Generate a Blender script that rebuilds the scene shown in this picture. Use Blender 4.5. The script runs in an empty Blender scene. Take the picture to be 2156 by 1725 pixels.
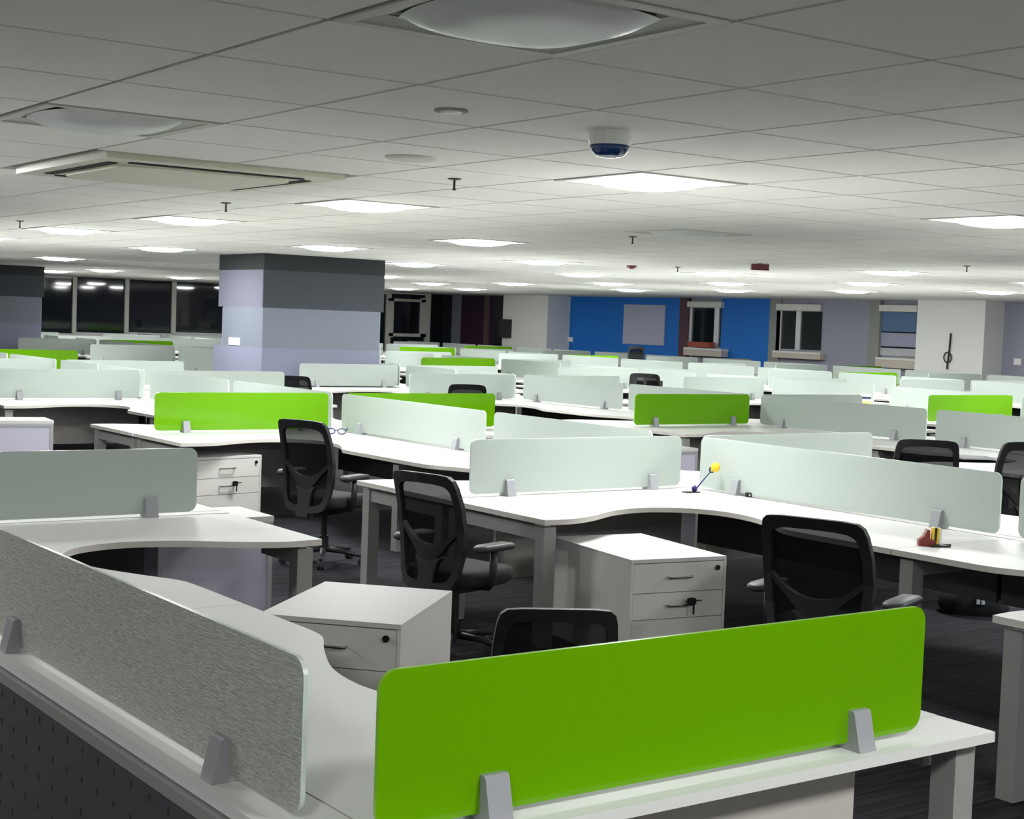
import bpy, math, random
from mathutils import Matrix, Vector
random.seed(7)
C = bpy.context.scene.collection
S = bpy.context.scene

# ------------------------------------------------------------------ camera
# world: X = u, Y = v (the two directions of the ceiling grid), Z up, floor at 0
F_PX, CX, CY = 3191.08, 1078.0, 862.5
R = ((0.812786, -0.58141, 0.036621), (-0.003396, -0.067589, -0.997707), (0.582552, 0.810799, -0.056909))
CAMZ = 1.8394
cam = bpy.data.cameras.new('camera'); camo = bpy.data.objects.new('camera', cam); C.objects.link(camo)
cam.sensor_fit = 'HORIZONTAL'; cam.sensor_width = 36.0; cam.lens = F_PX / 2156 * 36.0
cam.clip_start = .05; cam.clip_end = 300
m = Matrix(R).transposed() @ Matrix(((1, 0, 0), (0, -1, 0), (0, 0, -1)))
camo.matrix_world = Matrix.Translation((0, 0, CAMZ)) @ m.to_4x4()
S.camera = camo

# ------------------------------------------------------------------ world (night outside) and exposure
w = bpy.data.worlds.new('night'); S.world = w; w.use_nodes = True
w.node_tree.nodes['Background'].inputs[0].default_value = (.006, .008, .013, 1)
w.node_tree.nodes['Background'].inputs[1].default_value = 1.0
vs = S.view_settings
vs.view_transform = 'Standard'; vs.look = 'None'; vs.gamma = 1; vs.use_curve_mapping = False; vs.exposure = 1.45
LAMP = 27.0          # strength of a lit ceiling panel

def ray(x, y):
    c = ((x - CX) / F_PX, (y - CY) / F_PX, 1.0)
    return Vector([sum(R[k][i] * c[k] for k in range(3)) for i in range(3)])
def on_z(x, y, z):      # point at height z seen at a pixel
    d = ray(x, y); t = (z - CAMZ) / d.z; return Vector((d.x * t, d.y * t, z))
def on_u(x, y, u):
    d = ray(x, y); t = u / d.x; return Vector((u, d.y * t, CAMZ + d.z * t))
def on_v(x, y, v):
    d = ray(x, y); t = v / d.y; return Vector((d.x * t, v, CAMZ + d.z * t))
def proj(u, v, z):
    p = (u, v, z - CAMZ); c = [sum(R[k][i] * p[i] for i in range(3)) for k in range(3)]
    if c[2] < .3: return (1e6, 1e6, c[2])
    return (CX + F_PX * c[0] / c[2], CY + F_PX * c[1] / c[2], c[2])
def seen(pts, mx=170):
    q = [proj(*p) for p in pts]
    q = [a for a in q if a[2] > .3]
    if not q: return False
    return max(a[0] for a in q) > -mx and min(a[0] for a in q) < 2156 + mx and max(a[1] for a in q) > -mx and min(a[1] for a in q) < 1725 + 300

# ------------------------------------------------------------------ materials
def lin(c): return tuple(((x / 255) / 12.92 if x / 255 <= .04045 else ((x / 255 + .055) / 1.055) ** 2.4) for x in c) + (1,)
def mat(name, rgb, rough=.5, metal=0, spec=.5, noise=None, bump=None, coat=0, emit=None, coords='Object', amount=.12, stretch=(1, 1, 1)):
    M = bpy.data.materials.new(name); M.use_nodes = True; nt = M.node_tree; b = nt.nodes['Principled BSDF']
    b.inputs['Base Color'].default_value = lin(rgb); b.inputs['Roughness'].default_value = rough
    b.inputs['Metallic'].default_value = metal; b.inputs['Specular IOR Level'].default_value = spec
    b.inputs['Coat Weight'].default_value = coat
    if emit:
        b.inputs['Emission Color'].default_value = emit[:3] + (1,); b.inputs['Emission Strength'].default_value = emit[3]
    if noise or bump:
        tc = nt.nodes.new('ShaderNodeTexCoord'); mp = nt.nodes.new('ShaderNodeMapping'); mp.inputs['Scale'].default_value = stretch
        nt.links.new(tc.outputs[coords], mp.inputs[0])
    if noise:
        n = nt.nodes.new('ShaderNodeTexNoise'); n.inputs['Scale'].default_value = noise; n.inputs['Detail'].default_value = 5
        nt.links.new(mp.outputs[0], n.inputs[0])
        mx = nt.nodes.new('ShaderNodeMix'); mx.data_type = 'RGBA'
        c = lin(rgb); mx.inputs[6].default_value = tuple(x * (1 - amount) for x in c[:3]) + (1,); mx.inputs[7].default_value = tuple(min(1, x * (1 + amount)) for x in c[:3]) + (1,)
        nt.links.new(n.outputs[0], mx.inputs[0]); nt.links.new(mx.outputs[2], b.inputs['Base Color'])
    if bump:
        n2 = nt.nodes.new('ShaderNodeTexNoise'); n2.inputs['Scale'].default_value = bump[0]; n2.inputs['Detail'].default_value = 6
        nt.links.new(mp.outputs[0], n2.inputs[0])
        bp = nt.nodes.new('ShaderNodeBump'); bp.inputs['Strength'].default_value = bump[1]; bp.inputs['Distance'].default_value = .004
        nt.links.new(n2.outputs[0], bp.inputs['Height']); nt.links.new(bp.outputs[0], b.inputs['Normal'])
    return M
def glassy(name, rgb, trans, rough, streak=False):
    """frosted sheet: glossy coat over a sheet that scatters and lets light through"""
    M = mat(name, rgb, rough, spec=.5); nt = M.node_tree; b = nt.nodes['Principled BSDF']; out = nt.nodes['Material Output']
    t = nt.nodes.new('ShaderNodeBsdfTranslucent'); t.inputs[0].default_value = lin(rgb)
    mx = nt.nodes.new('ShaderNodeMixShader'); mx.inputs[0].default_value = trans
    nt.links.new(b.outputs[0], mx.inputs[1]); nt.links.new(t.outputs[0], mx.inputs[2]); nt.links.new(mx.outputs[0], out.inputs[0])
    if streak:
        tc = nt.nodes.new('ShaderNodeTexCoord'); mp = nt.nodes.new('ShaderNodeMapping'); mp.inputs['Scale'].default_value = (9, 9, 60)
        n = nt.nodes.new('ShaderNodeTexNoise'); n.inputs['Scale'].default_value = 3.2; n.inputs['Detail'].default_value = 7; n.inputs['Distortion'].default_value = 1.2
        nt.links.new(tc.outputs['Object'], mp.inputs[0]); nt.links.new(mp.outputs[0], n.inputs[0])
        bp = nt.nodes.new('ShaderNodeBump'); bp.inputs['Strength'].default_value = .7; bp.inputs['Distance'].default_value = .008
        nt.links.new(n.outputs[0], bp.inputs['Height']); nt.links.new(bp.outputs[0], b.inputs['Normal']); nt.links.new(bp.outputs[0], t.inputs['Normal'])
        rp = nt.nodes.new('ShaderNodeValToRGB'); c = lin(rgb)
        rp.color_ramp.elements[0].color = tuple(x * .72 for x in c[:3]) + (1,); rp.color_ramp.elements[1].color = tuple(min(1, x * 1.12) for x in c[:3]) + (1,)
        rp.color_ramp.elements[0].position = .35; rp.color_ramp.elements[1].position = .68
        nt.links.new(n.outputs[0], rp.inputs[0]); nt.links.new(rp.outputs[0], b.inputs['Base Color']); nt.links.new(rp.outputs[0], t.inputs[0])
    return M
MT = {}
MT['top'] = mat('white_laminate', (216, 216, 213), .5, spec=.3, noise=3, amount=.012)
MT['edge'] = mat('white_edge', (214, 208, 202), .5)
MT['steel'] = mat('grey_powder_coat', (148, 148, 144), .45, noise=40, amount=.04)
MT['clamp'] = mat('grey_clamp', (150, 151, 156), .4, spec=.6)
MT['modesty'] = mat('dark_modesty', (58, 59, 60), .55)
MT['perf'] = mat('charcoal_sheet_metal', (72, 73, 77), .5)
MT['hole'] = mat('hole_black', (6, 6, 7), .9)
MT['lightmod'] = mat('light_grey_board', (188, 182, 176), .5, noise=2, amount=.02)
MT['lav'] = mat('lavender_board', (202, 198, 216), .45)
MT['alu'] = mat('aluminium', (196, 196, 200), .35, metal=.4)
MT['frost'] = glassy('frosted_glass', (197, 205, 200), .38, .16)
MT['frostgrey'] = glassy('streaked_frosted_film', (205, 206, 198), .30, .35, streak=True)
MT['green'] = glassy('lime_glass', (122, 186, 0), .35, .10)
MT['limeedge'] = glassy('lime_glass_rim', (168, 226, 84), .3, .1)
MT['frostedge'] = glassy('frosted_glass_rim', (226, 236, 230), .3, .15)
MT['black'] = mat('black_plastic', (31, 31, 34), .5, spec=.4)
MT['blackseat'] = mat('black_fabric', (22, 22, 27), .85, bump=(300, .3))
MT['armpad'] = mat('dark_grey_pad', (48, 49, 54), .5)
MT['ped'] = mat('pedestal_white', (214, 211, 206), .4, noise=2, amount=.01)
MT['pedtop'] = mat('pedestal_top', (206, 206, 204), .5, spec=.3)
MT['chrome'] = mat('chrome', (170, 170, 172), .22, metal=1)
MT['lockm'] = mat('lock_dark', (52, 48, 40), .35, metal=.7)
MT['keyblack'] = mat('key_black', (10, 10, 11), .5)
MT['tile'] = mat('ceiling_tile', (243, 242, 236), .9, noise=6, bump=(220, .35), amount=.02)
MT['grid'] = mat('ceiling_runner', (104, 104, 104), .5)
MT['fixture'] = mat('lamp_white', (206, 206, 198), .5)
MT['lens_off'] = mat('lamp_lens_off', (214, 216, 216), .35)
MT['lens_on'] = mat('lamp_lens_on', (255, 255, 255), .5, emit=(.975, 1.0, .99, LAMP))
MT['acwhite'] = mat('ac_cream', (214, 211, 192), .5)
MT['slotblack'] = mat('slot_black', (8, 8, 8), .8)
MT['blue'] = mat('blue_paint', (0, 112, 205), .6)
MT['lavwall'] = mat('lavender_wall', (158, 158, 174), .8)
MT['lav1'] = mat('pillar_lavender', (134, 136, 158), .8)
MT['lav2'] = mat('pillar_light', (122, 127, 140), .8)
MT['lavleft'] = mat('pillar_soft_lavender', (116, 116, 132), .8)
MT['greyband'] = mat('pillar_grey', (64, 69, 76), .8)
MT['charcoal'] = mat('pillar_charcoal', (42, 45, 48), .8)
MT['whitewall'] = mat('white_wall', (238, 237, 234), .8)
MT['greywall'] = mat('grey_wall', (150, 150, 146), .8)
MT['purple'] = mat('purple_wall', (66, 34, 66), .7)
MT['brown'] = mat('brown_strip', (112, 92, 88), .7)
MT['maroon'] = mat('maroon_post', (84, 50, 62), .6)
MT['night'] = mat('night_glass', (24, 32, 38), .04, spec=.6)
MT['blind'] = mat('blind_box', (226, 226, 218), .6)
MT['beige'] = mat('beige_sill', (200, 190, 178), .6)
MT['blindblue'] = mat('blind_blue', (92, 122, 160), .7)
MT['blindlav'] = mat('blind_lavender', (160, 162, 186), .7)
MT['blindgrey'] = mat('blind_grey', (190, 190, 196), .7)
MT['red'] = mat('sofa_red', (168, 84, 64), .7)
MT['plateW'] = mat('plate_white', (238, 238, 234), .4)
MT['darkscreen'] = mat('dark_screen', (34, 34, 40), .25)
MT['bluedome'] = mat('blue_dome', (22, 62, 118), .12, spec=.7)
MT['reddev'] = mat('dark_red_device', (104, 34, 38), .4)
MT['yellow'] = mat('yellow_plastic', (240, 196, 30), .45)
MT['redplastic'] = mat('brick_red_plastic', (128, 44, 34), .4)
MT['navy'] = mat('navy_plastic', (24, 26, 92), .35)
MT['tan'] = mat('tan_packaging', (214, 176, 104), .6, noise=30, amount=.2)
MT['navyprint'] = mat('navy_print', (34, 44, 84), .5)
MT['bag'] = mat('black_cloth', (34, 35, 40), .9, noise=14, bump=(14, 1.0), amount=.3)
MT['logo'] = mat('white_print', (224, 226, 232), .6)
def carpet():
    M = mat('carpet', (34, 34, 40), .95, spec=.2); nt = M.node_tree; b = nt.nodes['Principled BSDF']
    tc = nt.nodes.new('ShaderNodeTexCoord'); mp = nt.nodes.new('ShaderNodeMapping'); mp.inputs['Scale'].default_value = (1.2, 22, 1)
    n = nt.nodes.new('ShaderNodeTexNoise'); n.inputs['Scale'].default_value = 1.6; n.inputs['Detail'].default_value = 6; n.inputs['Distortion'].default_value = .5
    rp = nt.nodes.new('ShaderNodeValToRGB')
    rp.color_ramp.elements[0].position = .36; rp.color_ramp.elements[0].color = lin((15, 15, 19)); rp.color_ramp.elements[1].position = .68; rp.color_ramp.elements[1].color = lin((46, 46, 54))
    nt.links.new(tc.outputs['Object'], mp.inputs[0]); nt.links.new(mp.outputs[0], n.inputs[0]); nt.links.new(n.outputs[0], rp.inputs[0]); nt.links.new(rp.outputs[0], b.inputs['Base Color'])
    return M
MT['carpet'] = carpet()
def meshcloth():
    M = mat('chair_mesh', (11, 12, 14), .9, spec=.2); nt = M.node_tree; b = nt.nodes['Principled BSDF']; out = nt.nodes['Material Output']
    t = nt.nodes.new('ShaderNodeBsdfTransparent'); mx = nt.nodes.new('ShaderNodeMixShader'); mx.inputs[0].default_value = .08
    nt.links.new(b.outputs[0], mx.inputs[1]); nt.links.new(t.outputs[0], mx.inputs[2]); nt.links.new(mx.outputs[0], out.inputs[0])
    return M
MT['mesh'] = meshcloth()

# ------------------------------------------------------------------ mesh builder
class MB:
    def __init__(s): s.v = []; s.f = []
    def add(s, v, f):
        o = len(s.v); s.v += [tuple(p) for p in v]; s.f += [tuple(i + o for i in q) for q in f]; return s
    def box(s, x0, y0, z0, x1, y1, z1):
        if x0 > x1: x0, x1 = x1, x0
        if y0 > y1: y0, y1 = y1, y0
        if z0 > z1: z0, z1 = z1, z0
        return s.add([(x0, y0, z0), (x1, y0, z0), (x1, y1, z0), (x0, y1, z0), (x0, y0, z1), (x1, y0, z1), (x1, y1, z1), (x0, y1, z1)],
                     [(0, 3, 2, 1), (4, 5, 6, 7), (0, 1, 5, 4), (1, 2, 6, 5), (2, 3, 7, 6), (3, 0, 4, 7)])
    def prism(s, poly, lo, hi, axis='z'):
        """poly (p,q) counter-clockwise in its plane; extruded along axis"""
        def P(p, q, h): return (p, q, h) if axis == 'z' else ((p, h, q) if axis == 'y' else (h, p, q))
        n = len(poly); v = [P(p, q, lo) for p, q in poly] + [P(p, q, hi) for p, q in poly]
        f = [tuple(range(n))[::-1], tuple(range(n, 2 * n))] + [(i, (i + 1) % n, n + (i + 1) % n, n + i) for i in range(n)]
        if axis == 'y': f = [q[::-1] for q in f]
        return s.add(v, f)
    def tube(s, pts, r, n=8, closed=False, flat=1.0):
        pts = [Vector(p) for p in pts]; L = len(pts); rs = r if isinstance(r, (list, tuple)) else [r] * L
        v = []; up = Vector((0, 0, 1)); pu = None
        for i, p in enumerate(pts):
            if closed: d = pts[(i + 1) % L] - pts[i - 1]
            else: d = pts[min(i + 1, L - 1)] - pts[max(i - 1, 0)]
            d.normalize()
            if pu is None: a = d.cross(up) if abs(d.dot(up)) < .95 else d.cross(Vector((0, 1, 0)))
            else: a = pu - d * pu.dot(d)
            a.normalize(); pu = a; b = d.cross(a)
            v += [p + (a * math.cos(t * 2 * math.pi / n) + b * math.sin(t * 2 * math.pi / n) * flat) * rs[i] for t in range(n)]
        f = []
        for i in range(L if closed else L - 1):
            j = (i + 1) % L
            f += [(i * n + t, i * n + (t + 1) % n, j * n + (t + 1) % n, j * n + t) for t in range(n)]
        if not closed: f += [tuple(range(n))[::-1], tuple((L - 1) * n + t for t in range(n))]
        return s.add(v, f)
    def lathe(s, prof, n=16, c=(0, 0, 0)):
        v = [(c[0] + r * math.cos(t * 2 * math.pi / n), c[1] + r * math.sin(t * 2 * math.pi / n), c[2] + z) for r, z in prof for t in range(n)]
        f = [(i * n + t, i * n + (t + 1) % n, (i + 1) * n + (t + 1) % n, (i + 1) * n + t) for i in range(len(prof) - 1) for t in range(n)]
        f += [tuple(range(n))[::-1], tuple((len(prof) - 1) * n + t for t in range(n))]
        return s.add(v, f)
    def me(s, name, m, smooth=False):
        d = bpy.data.meshes.new(name); d.from_pydata(s.v, [], s.f); d.update()
        d.materials.append(MT[m] if isinstance(m, str) else m)
        if smooth: d.polygons.foreach_set('use_smooth', [True] * len(d.polygons))
        return d
def link(name, data, parent=None, loc=(0, 0, 0), rz=0):
    o = bpy.data.objects.new(name, data); C.objects.link(o); o.location = loc; o.rotation_euler = (0, 0, rz)
    if parent: o.parent = parent
    return o
def tag(o, label, cat, group=None):
    o['label'] = label; o['category'] = cat
    if group: o['group'] = group
    return o
def thing(name, label, cat, loc=(0, 0, 0), rz=0, group=None): return tag(link(name, None, None, loc, rz), label, cat, group)
def struct(name, data, parent=None, loc=(0, 0, 0)):
    o = link(name, data, parent, loc)
    if parent is None: o['kind'] = 'structure'
    return o
def rrect(x0, z0, x1, z1, r, n=6):
    p = []
    for cx, cz, a0 in ((x1 - r, z0 + r, -90), (x1 - r, z1 - r, 0), (x0 + r, z1 - r, 90), (x0 + r, z0 + r, 180)):
        p += [(cx + r * math.cos(math.radians(a0 + 90 * k / n)), cz + r * math.sin(math.radians(a0 + 90 * k / n))) for k in range(n + 1)]
    return p
def spline(P, n=6):
    out = []
    for i in range(len(P) - 1):
        p0, p1, p2, p3 = P[max(i - 1, 0)], P[i], P[i + 1], P[min(i + 2, len(P) - 1)]
        for k in range(n):
            t = k / n
            out.append(tuple(.5 * (2 * p1[d] + (p2[d] - p0[d]) * t + (2 * p0[d] - 5 * p1[d] + 4 * p2[d] - p3[d]) * t * t + (3 * p1[d] - p0[d] - 3 * p2[d] + p3[d]) * t ** 3) for d in range(2)))
    return out + [tuple(P[-1])]
def edged(me, m):
    """the rim of a sheet (every face but its two big ones) takes a second material"""
    me.materials.append(MT[m])
    for p in me.polygons:
        if p.index >= 2: p.material_index = 1
    return me
_cache = {}
def cached(key, fn):
    if key not in _cache: _cache[key] = fn()
    return _cache[key]

# ------------------------------------------------------------------ the room
HC = 2.7728          # suspended ceiling
HIGH = HC + .05
UE, VE = 30.4, 46.3  # far walls
UW, VW = UE, VE
UL, VL = -5.0, -3.0  # walls behind the camera
G0, G1, T = 2.3172, 3.3951, .9   # ceiling grid: one corner and the tile size
struct('floor', MB().box(UL, VL, -.1, UW, VW, 0).me('floor', 'carpet'))
cl = struct('ceiling', MB().box(UL, VL, HC + .018, UE, VE, HC + .06).me('ceiling', 'grid'))
struct('wall_left', MB().box(UL - .1, VL, 0, UL, VW, HIGH).me('wall_left', 'whitewall'))
struct('wall_front', MB().box(UL, VL - .1, 0, UW, VL, HIGH).me('wall_front', 'whitewall'))
wr = struct('wall_right', MB().box(UW, VL, 0, UW + .2, VW, HIGH).me('wall_right', 'lavwall'))
wb = struct('wall_back', MB().box(UL, VW, 0, UW, VW + .2, HIGH).me('wall_back', 'whitewall'))

# ceiling tiles: the light lattice sits on every fourth tile
LIT = {(4, 4), (4, 8), (4, 12), (4, 16), (4, 20), (8, 4), (8, 12), (8, 16), (7, 20), (8, 28), (12, 16), (12, 20), (12, 36), (12, 40),
       (16, 12), (16, 16), (16, 20), (16, 28), (16, 40), (20, 12), (20, 16), (20, 20), (20, 24), (20, 28), (20, 32), (24, 16), (24, 20), (24, 24), (24, 28), (24, 36), (24, 40),
       (8, 0), (12, 4), (16, 4), (16, 8), (20, 4), (20, 8), (24, 8), (24, 12), (20, 36), (4, 24), (4, 28),
       (8, -4), (12, 0), (0, 8), (-4, 8), (-4, 4), (-4, -4), (0, -4), (4, -4)}
OFF = {(0, 0), (0, 4), (8, 8)}
AC = {(1, 6), (2, 6), (1, 7), (2, 7)}
def tile_ok(j, i):
    u, v = G0 + j * T, G1 + i * T
    return u >= UL - T and v >= VL - T and u < UE and v < VE
g = .012
tm = MB().box(g, g, 0, T - g, T - g, .018).me('ceiling_tile', 'tile')
tm.polygons.foreach_set('use_smooth', [False] * 6)
cand = []; rest = MB()
for j in range(-9, 33):
    for i in range(-8, 50):
        if (j, i) in LIT or (j, i) in OFF or (j, i) in AC or not tile_ok(j, i): continue
        u, v = G0 + j * T, G1 + i * T
        p = proj(u + .3, v + .3, HC)
        inview = p[2] > .3 and seen([(u, v, HC), (u + T, v, HC), (u, v + T, HC), (u + T, v + T, HC)], 60)
        cand.append((p[2] if inview else 1e5, j, i))
cand.sort()
for k, (d, j, i) in enumerate(cand):
    u, v = G0 + j * T, G1 + i * T
    if k < 300 and d < 1e5 and u > UL and v > VL and u + T < UE and v + T < VE:
        link('tile', tm, cl, (u, v, HC))
    else: rest.box(max(u + g, UL), max(v + g, VL), HC, min(u + T - g, UE), min(v + T - g, VE), HC + .018)
o = link('tile_field', rest.me('tile_field', 'tile'), cl); o['kind'] = 'stuff'

ORD = ['first', 'second', 'third', 'fourth', 'fifth', 'sixth', 'seventh', 'eighth', 'ninth', 'tenth', 'eleventh', 'twelfth']
# lamps
def lamp_meshes():
    fr = MB()
    e = .6 - .008
    for a in ((.008, .008, e, .04), (.008, e - .032, e, e), (.008, .04, .04, e - .032), (e - .032, .04, e, e - .032)): fr.box(a[0], a[1], -.004, a[2], a[3], .012)
    rf = MB(); k = [(.05, .0), (.13, .022)]
    lo = [(.04, .04, .0), (.56, .04, .0), (.56, .56, .0), (.04, .56, .0)]; hi = [(.09, .09, .011), (.51, .09, .011), (.51, .51, .011), (.09, .51, .011)]
    rf.add(lo + hi, [(i, (i + 1) % 4, 4 + (i + 1) % 4, 4 + i) for i in range(4)])
    def lens(n, m):
        L = MB(); v = []; f = []
        for a in range(n + 1):
            for b in range(n + 1):
                s, t = -1 + 2 * a / n, -1 + 2 * b / n
                # rounded diamond-square pillow bulging below the ceiling
                x = s * math.sqrt(1 - .32 * t * t); y = t * math.sqrt(1 - .32 * s * s)
                v.append((.3 + .235 * x, .3 + .235 * y, .004 - .036 * (1 - s ** 4) * (1 - t ** 4)))
        for a in range(n):
            for b in range(n): f.append((a * (n + 1) + b, a * (n + 1) + b + 1, (a + 1) * (n + 1) + b + 1, (a + 1) * (n + 1) + b))
        L.add(v, f); return L.me('lens', m, True)
    return fr.me('lamp_frame', 'fixture'), rf.me('lamp_reflector', 'fixture'), lens(8, 'lens_on'), lens(14, 'lens_off')
FR, RF, LON, LOFF = lamp_meshes()
NAMEDL = {(4, 4): 'largest lit ceiling light panel, just beyond the blue dome sensor', (4, 8): 'lit ceiling light panel beside the two T-shaped sprinklers',
          (8, 4): 'lit ceiling light panel cut by the right edge of the photo', (0, 0): 'large unlit ceiling light panel with ribbed lens at the top edge',
          (0, 4): 'unlit ceiling light panel on the left, in front of the air conditioner', (8, 8): 'unlit flat ceiling light panel among lit ones at right',
          (4, 12): 'lit ceiling light panel just behind the air conditioner', (7, 20): 'lit ceiling light panel just left of the striped pillar top'}
def ceiling_light(j, i, on, z=HC, u=None, v=None, label=None):
    u = G0 + j * T if u is None else u; v = G1 + i * T if v is None else v
    lab = label or NAMEDL.get((j, i)) or (('lit square ceiling light panel, %s line from the camera, %s lamp in it' % (ORD[j // 4], ORD[min(11, i // 4)])) if i >= 0 and j >= 0 else 'lit ceiling light panel behind the camera, outside the photo')
    t = thing('ceiling_light', lab, 'ceiling light', (u, v, z), 0, 'square ceiling light panels')
    t.scale = (1.5, 1.5, 1.5)
    link('frame', FR, t); link('reflector', RF, t); link('diffuser', LON if on else LOFF, t)
for (j, i) in sorted(LIT): ceiling_light(j, i, True)
for (j, i) in sorted(OFF): ceiling_light(j, i, False)
# air conditioner cassette
t = thing('air_conditioner', 'cream ceiling cassette air conditioner with black air slot, left side', 'air conditioner', (G0 + 1.0 * T, G1 + 6 * T, HC)); t.scale = (1.5, 1.5, 1.5)
b = MB(); b.box(.06, .03, -.022, 1.14, 1.17, .012); link('panel', b.me('ac_panel', 'acwhite'), t)
b = MB(); b.prism(rrect(.2, .2, 1.0, 1.0, .12), -.034, -.022); link('intake_grille', b.me('ac_grille', 'acwhite'), t)
for a in ((.13, .20, .175, 1.0), (1.025, .20, 1.07, 1.0), (.2, .13, 1.0, .175), (.2, 1.025, 1.0, 1.07)):
    link('air_slot', MB().prism(rrect(a[0], a[1], a[2], a[3], .012), -.026, -.0205).me('ac_slot', 'slotblack'), t)
# faint outline of a second cassette, closed, further right
# small ceiling things
def dome(name, label, cat, px, py, prof, m, prof2=None, m2=None, names=('base', 'dome')):
    p = on_z(px, py, HC); t = thing(name, label, cat, (p.x, p.y, HC)); t.scale = (1.5, 1.5, 1.5)
    link(names[0], MB().lathe(prof, 20).me(name, m, False), t)
    if prof2: link(names[1], MB().lathe(prof2, 24).me(name + '2', m2, True), t)
    return t
dome('ceiling_sensor', 'white round ceiling sensor with a dark blue dome', 'sensor', 1285, 277, [(.066, 0), (.07, -.03), (.066, -.045)], 'plateW', [(.064, -.045), (.06, -.062), (.045, -.078), (.02, -.083), (.001, -.084)], 'bluedome')
dome('downlight', 'small round recessed ceiling spot with dark rim', 'downlight', 950, 231, [(.05, 0), (.05, -.006), (.042, -.007)], 'greywall', [(.036, -.006), (.03, -.010), (.001, -.012)], 'plateW', ('rim', 'lens'))
dome('ceiling_speaker', 'flat round white speaker grille in ceiling tile', 'speaker', 865, 331, [(.1, 0), (.1, -.006), (.085, -.012), (.002, -.013)], 'fixture')
def sprinkler(px, py, label):
    p = on_z(px, py, HC); t = thing('sprinkler', label, 'sprinkler', (p.x, p.y, HC), 0, 'ceiling sprinklers'); t.scale = (1.5, 1.5, 1.5)
    link('rosette', MB().lathe([(.03, 0), (.03, -.004), (.012, -.008)], 12).me('rosette', 'lockm'), t)
    link('stem', MB().tube([(0, 0, -.006), (0, 0, -.045)], .005, 8).me('stem', 'lockm'), t)
    link('deflector', MB().lathe([(.008, -.045), (.010, -.049), (.003, -.052)], 10).me('deflector', 'lockm'), t)
for a in ((957, 376, 'T-shaped sprinkler head left of the blue dome sensor'), (476, 427, 'T-shaped sprinkler head behind the air conditioner'), (42, 465, 'tiny sprinkler head at the left edge of the ceiling'),
          (1332, 498, 'tiny sprinkler head in front of the unlit right light'), (2036, 560, 'sprinkler head at far right of the ceiling'), (1427, 562, 'speck-like sprinkler head between the two red ceiling devices')):
    sprinkler(*a)
dome('fire_sounder', 'small dark red dome hanging from the ceiling', 'alarm', 1330, 559, [(.05, 0), (.05, -.02), (.02, -.034), (.002, -.036)], 'reddev')
p = on_z(1600, 555, HC); t = thing('exit_box', 'dark red rectangular box hanging from the ceiling', 'alarm', (p.x, p.y, HC), math.radians(-36)); t.scale = (1.5, 1.5, 1.5)
link('body', MB().box(-.08, -.03, -.062, .08, .03, -.006).me('body', 'reddev'), t); link('bracket', MB().box(-.02, -.02, -.006, .02, .02, 0).me('bracket', 'reddev'), t)

# ------------------------------------------------------------------ pillars
def pillar(name, u0, v0, u1, v1, ztop, bands, vext):
    t = link(name, None, None, (0, 0, 0)); t['kind'] = 'structure'
    t['label'] = 'square pillar painted in horizontal grey and lavender bands'
    link('core', MB().box(u0 + .03, v0 + .03, 0, u1 - .04, v1 - .05, ztop).me('core', 'lav1'), t)
    for k, (z0, z1, ml, mf) in enumerate(bands):
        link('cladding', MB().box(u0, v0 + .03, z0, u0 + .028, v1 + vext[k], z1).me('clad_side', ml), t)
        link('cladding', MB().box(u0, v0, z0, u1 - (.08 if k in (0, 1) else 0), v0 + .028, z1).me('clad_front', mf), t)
    return t
zz = lambda y: CAMZ + y
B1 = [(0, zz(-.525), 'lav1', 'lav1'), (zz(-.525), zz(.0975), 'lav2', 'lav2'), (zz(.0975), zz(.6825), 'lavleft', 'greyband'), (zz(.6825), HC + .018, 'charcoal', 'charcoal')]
P1 = pillar('pillar_1', 10.47, 21.225, 12.62, 22.8, HC + .018, B1, (.19, -.15, .045, .045))
# socket plate on the pillar's left face
a = on_u(494, 719, 10.47)
tag(link('socket_plate', MB().box(-.012, -.2, -.06, 0, .2, .06).me('socket_plate', 'plateW'), None, (10.47, a.y, a.z)), 'white double socket plate on the striped pillar', 'socket')
vp = 36.15
c = on_v(93, 600, vp); zs = [on_v(50, y, vp).z for y in (580, 625, 682)]
B2 = [(0, zs[2], 'lav1', 'lav1'), (zs[2], zs[1], 'lav2', 'lav2'), (zs[1], zs[0], 'greyband', 'greyband'), (zs[0], HC + .018, 'charcoal', 'charcoal')]
P2 = pillar('pillar_2', c.x - 2.1, vp, c.x, vp + 1.5, HC + .018, B2, (0, 0, 0, 0))

# ------------------------------------------------------------------ far walls
def patchU(name, x0, y0, x1, y1, out, m, zfull=False, th=None, parent=wr, n=None):
    A, B = on_u(x0, y0, UW - out), on_u(x1, y1, UW - out)
    z0, z1 = (0, HIGH) if zfull else sorted((A.z, B.z))
    return struct(name, MB().box(UW - out, A.y, z0, UW - (out - th if th else -.001), B.y, z1).me(name, m), parent)
def patchV(name, x0, y0, x1, y1, out, m, zfull=False, parent=wb):
    A, B = on_v(x0, y0, VW), on_v(x1, y1, VW)
    z0, z1 = (0, HIGH) if zfull else sorted((A.z, B.z))
    return struct(name, MB().box(A.x, VW - out, z0, B.x, VW, z1).me(name, m), parent)
patchU('blue_panel', 1197, 630, 1432, 740, .03, 'blue', True)
patchU('blue_panel', 1521, 630, 1622, 740, .03, 'blue', True)
patchU('dark_panel', 1622, 630, 1640, 740, .06, 'greywall', True)
patchU('grey_panel', 1735, 630, 1832, 740, .10, 'lavwall', True)
patchU('grey_panel', 1832, 630, 1849, 740, .12, 'greywall', True)
patchU('white_column', 1933, 630, 2070, 740, .72, 'whitewall', True)
patchU('maroon_post', 1432, 630, 1446, 740, .10, 'maroon', True)
MT['board'] = mat('board_lavender', (186, 187, 208), .7)
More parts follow.
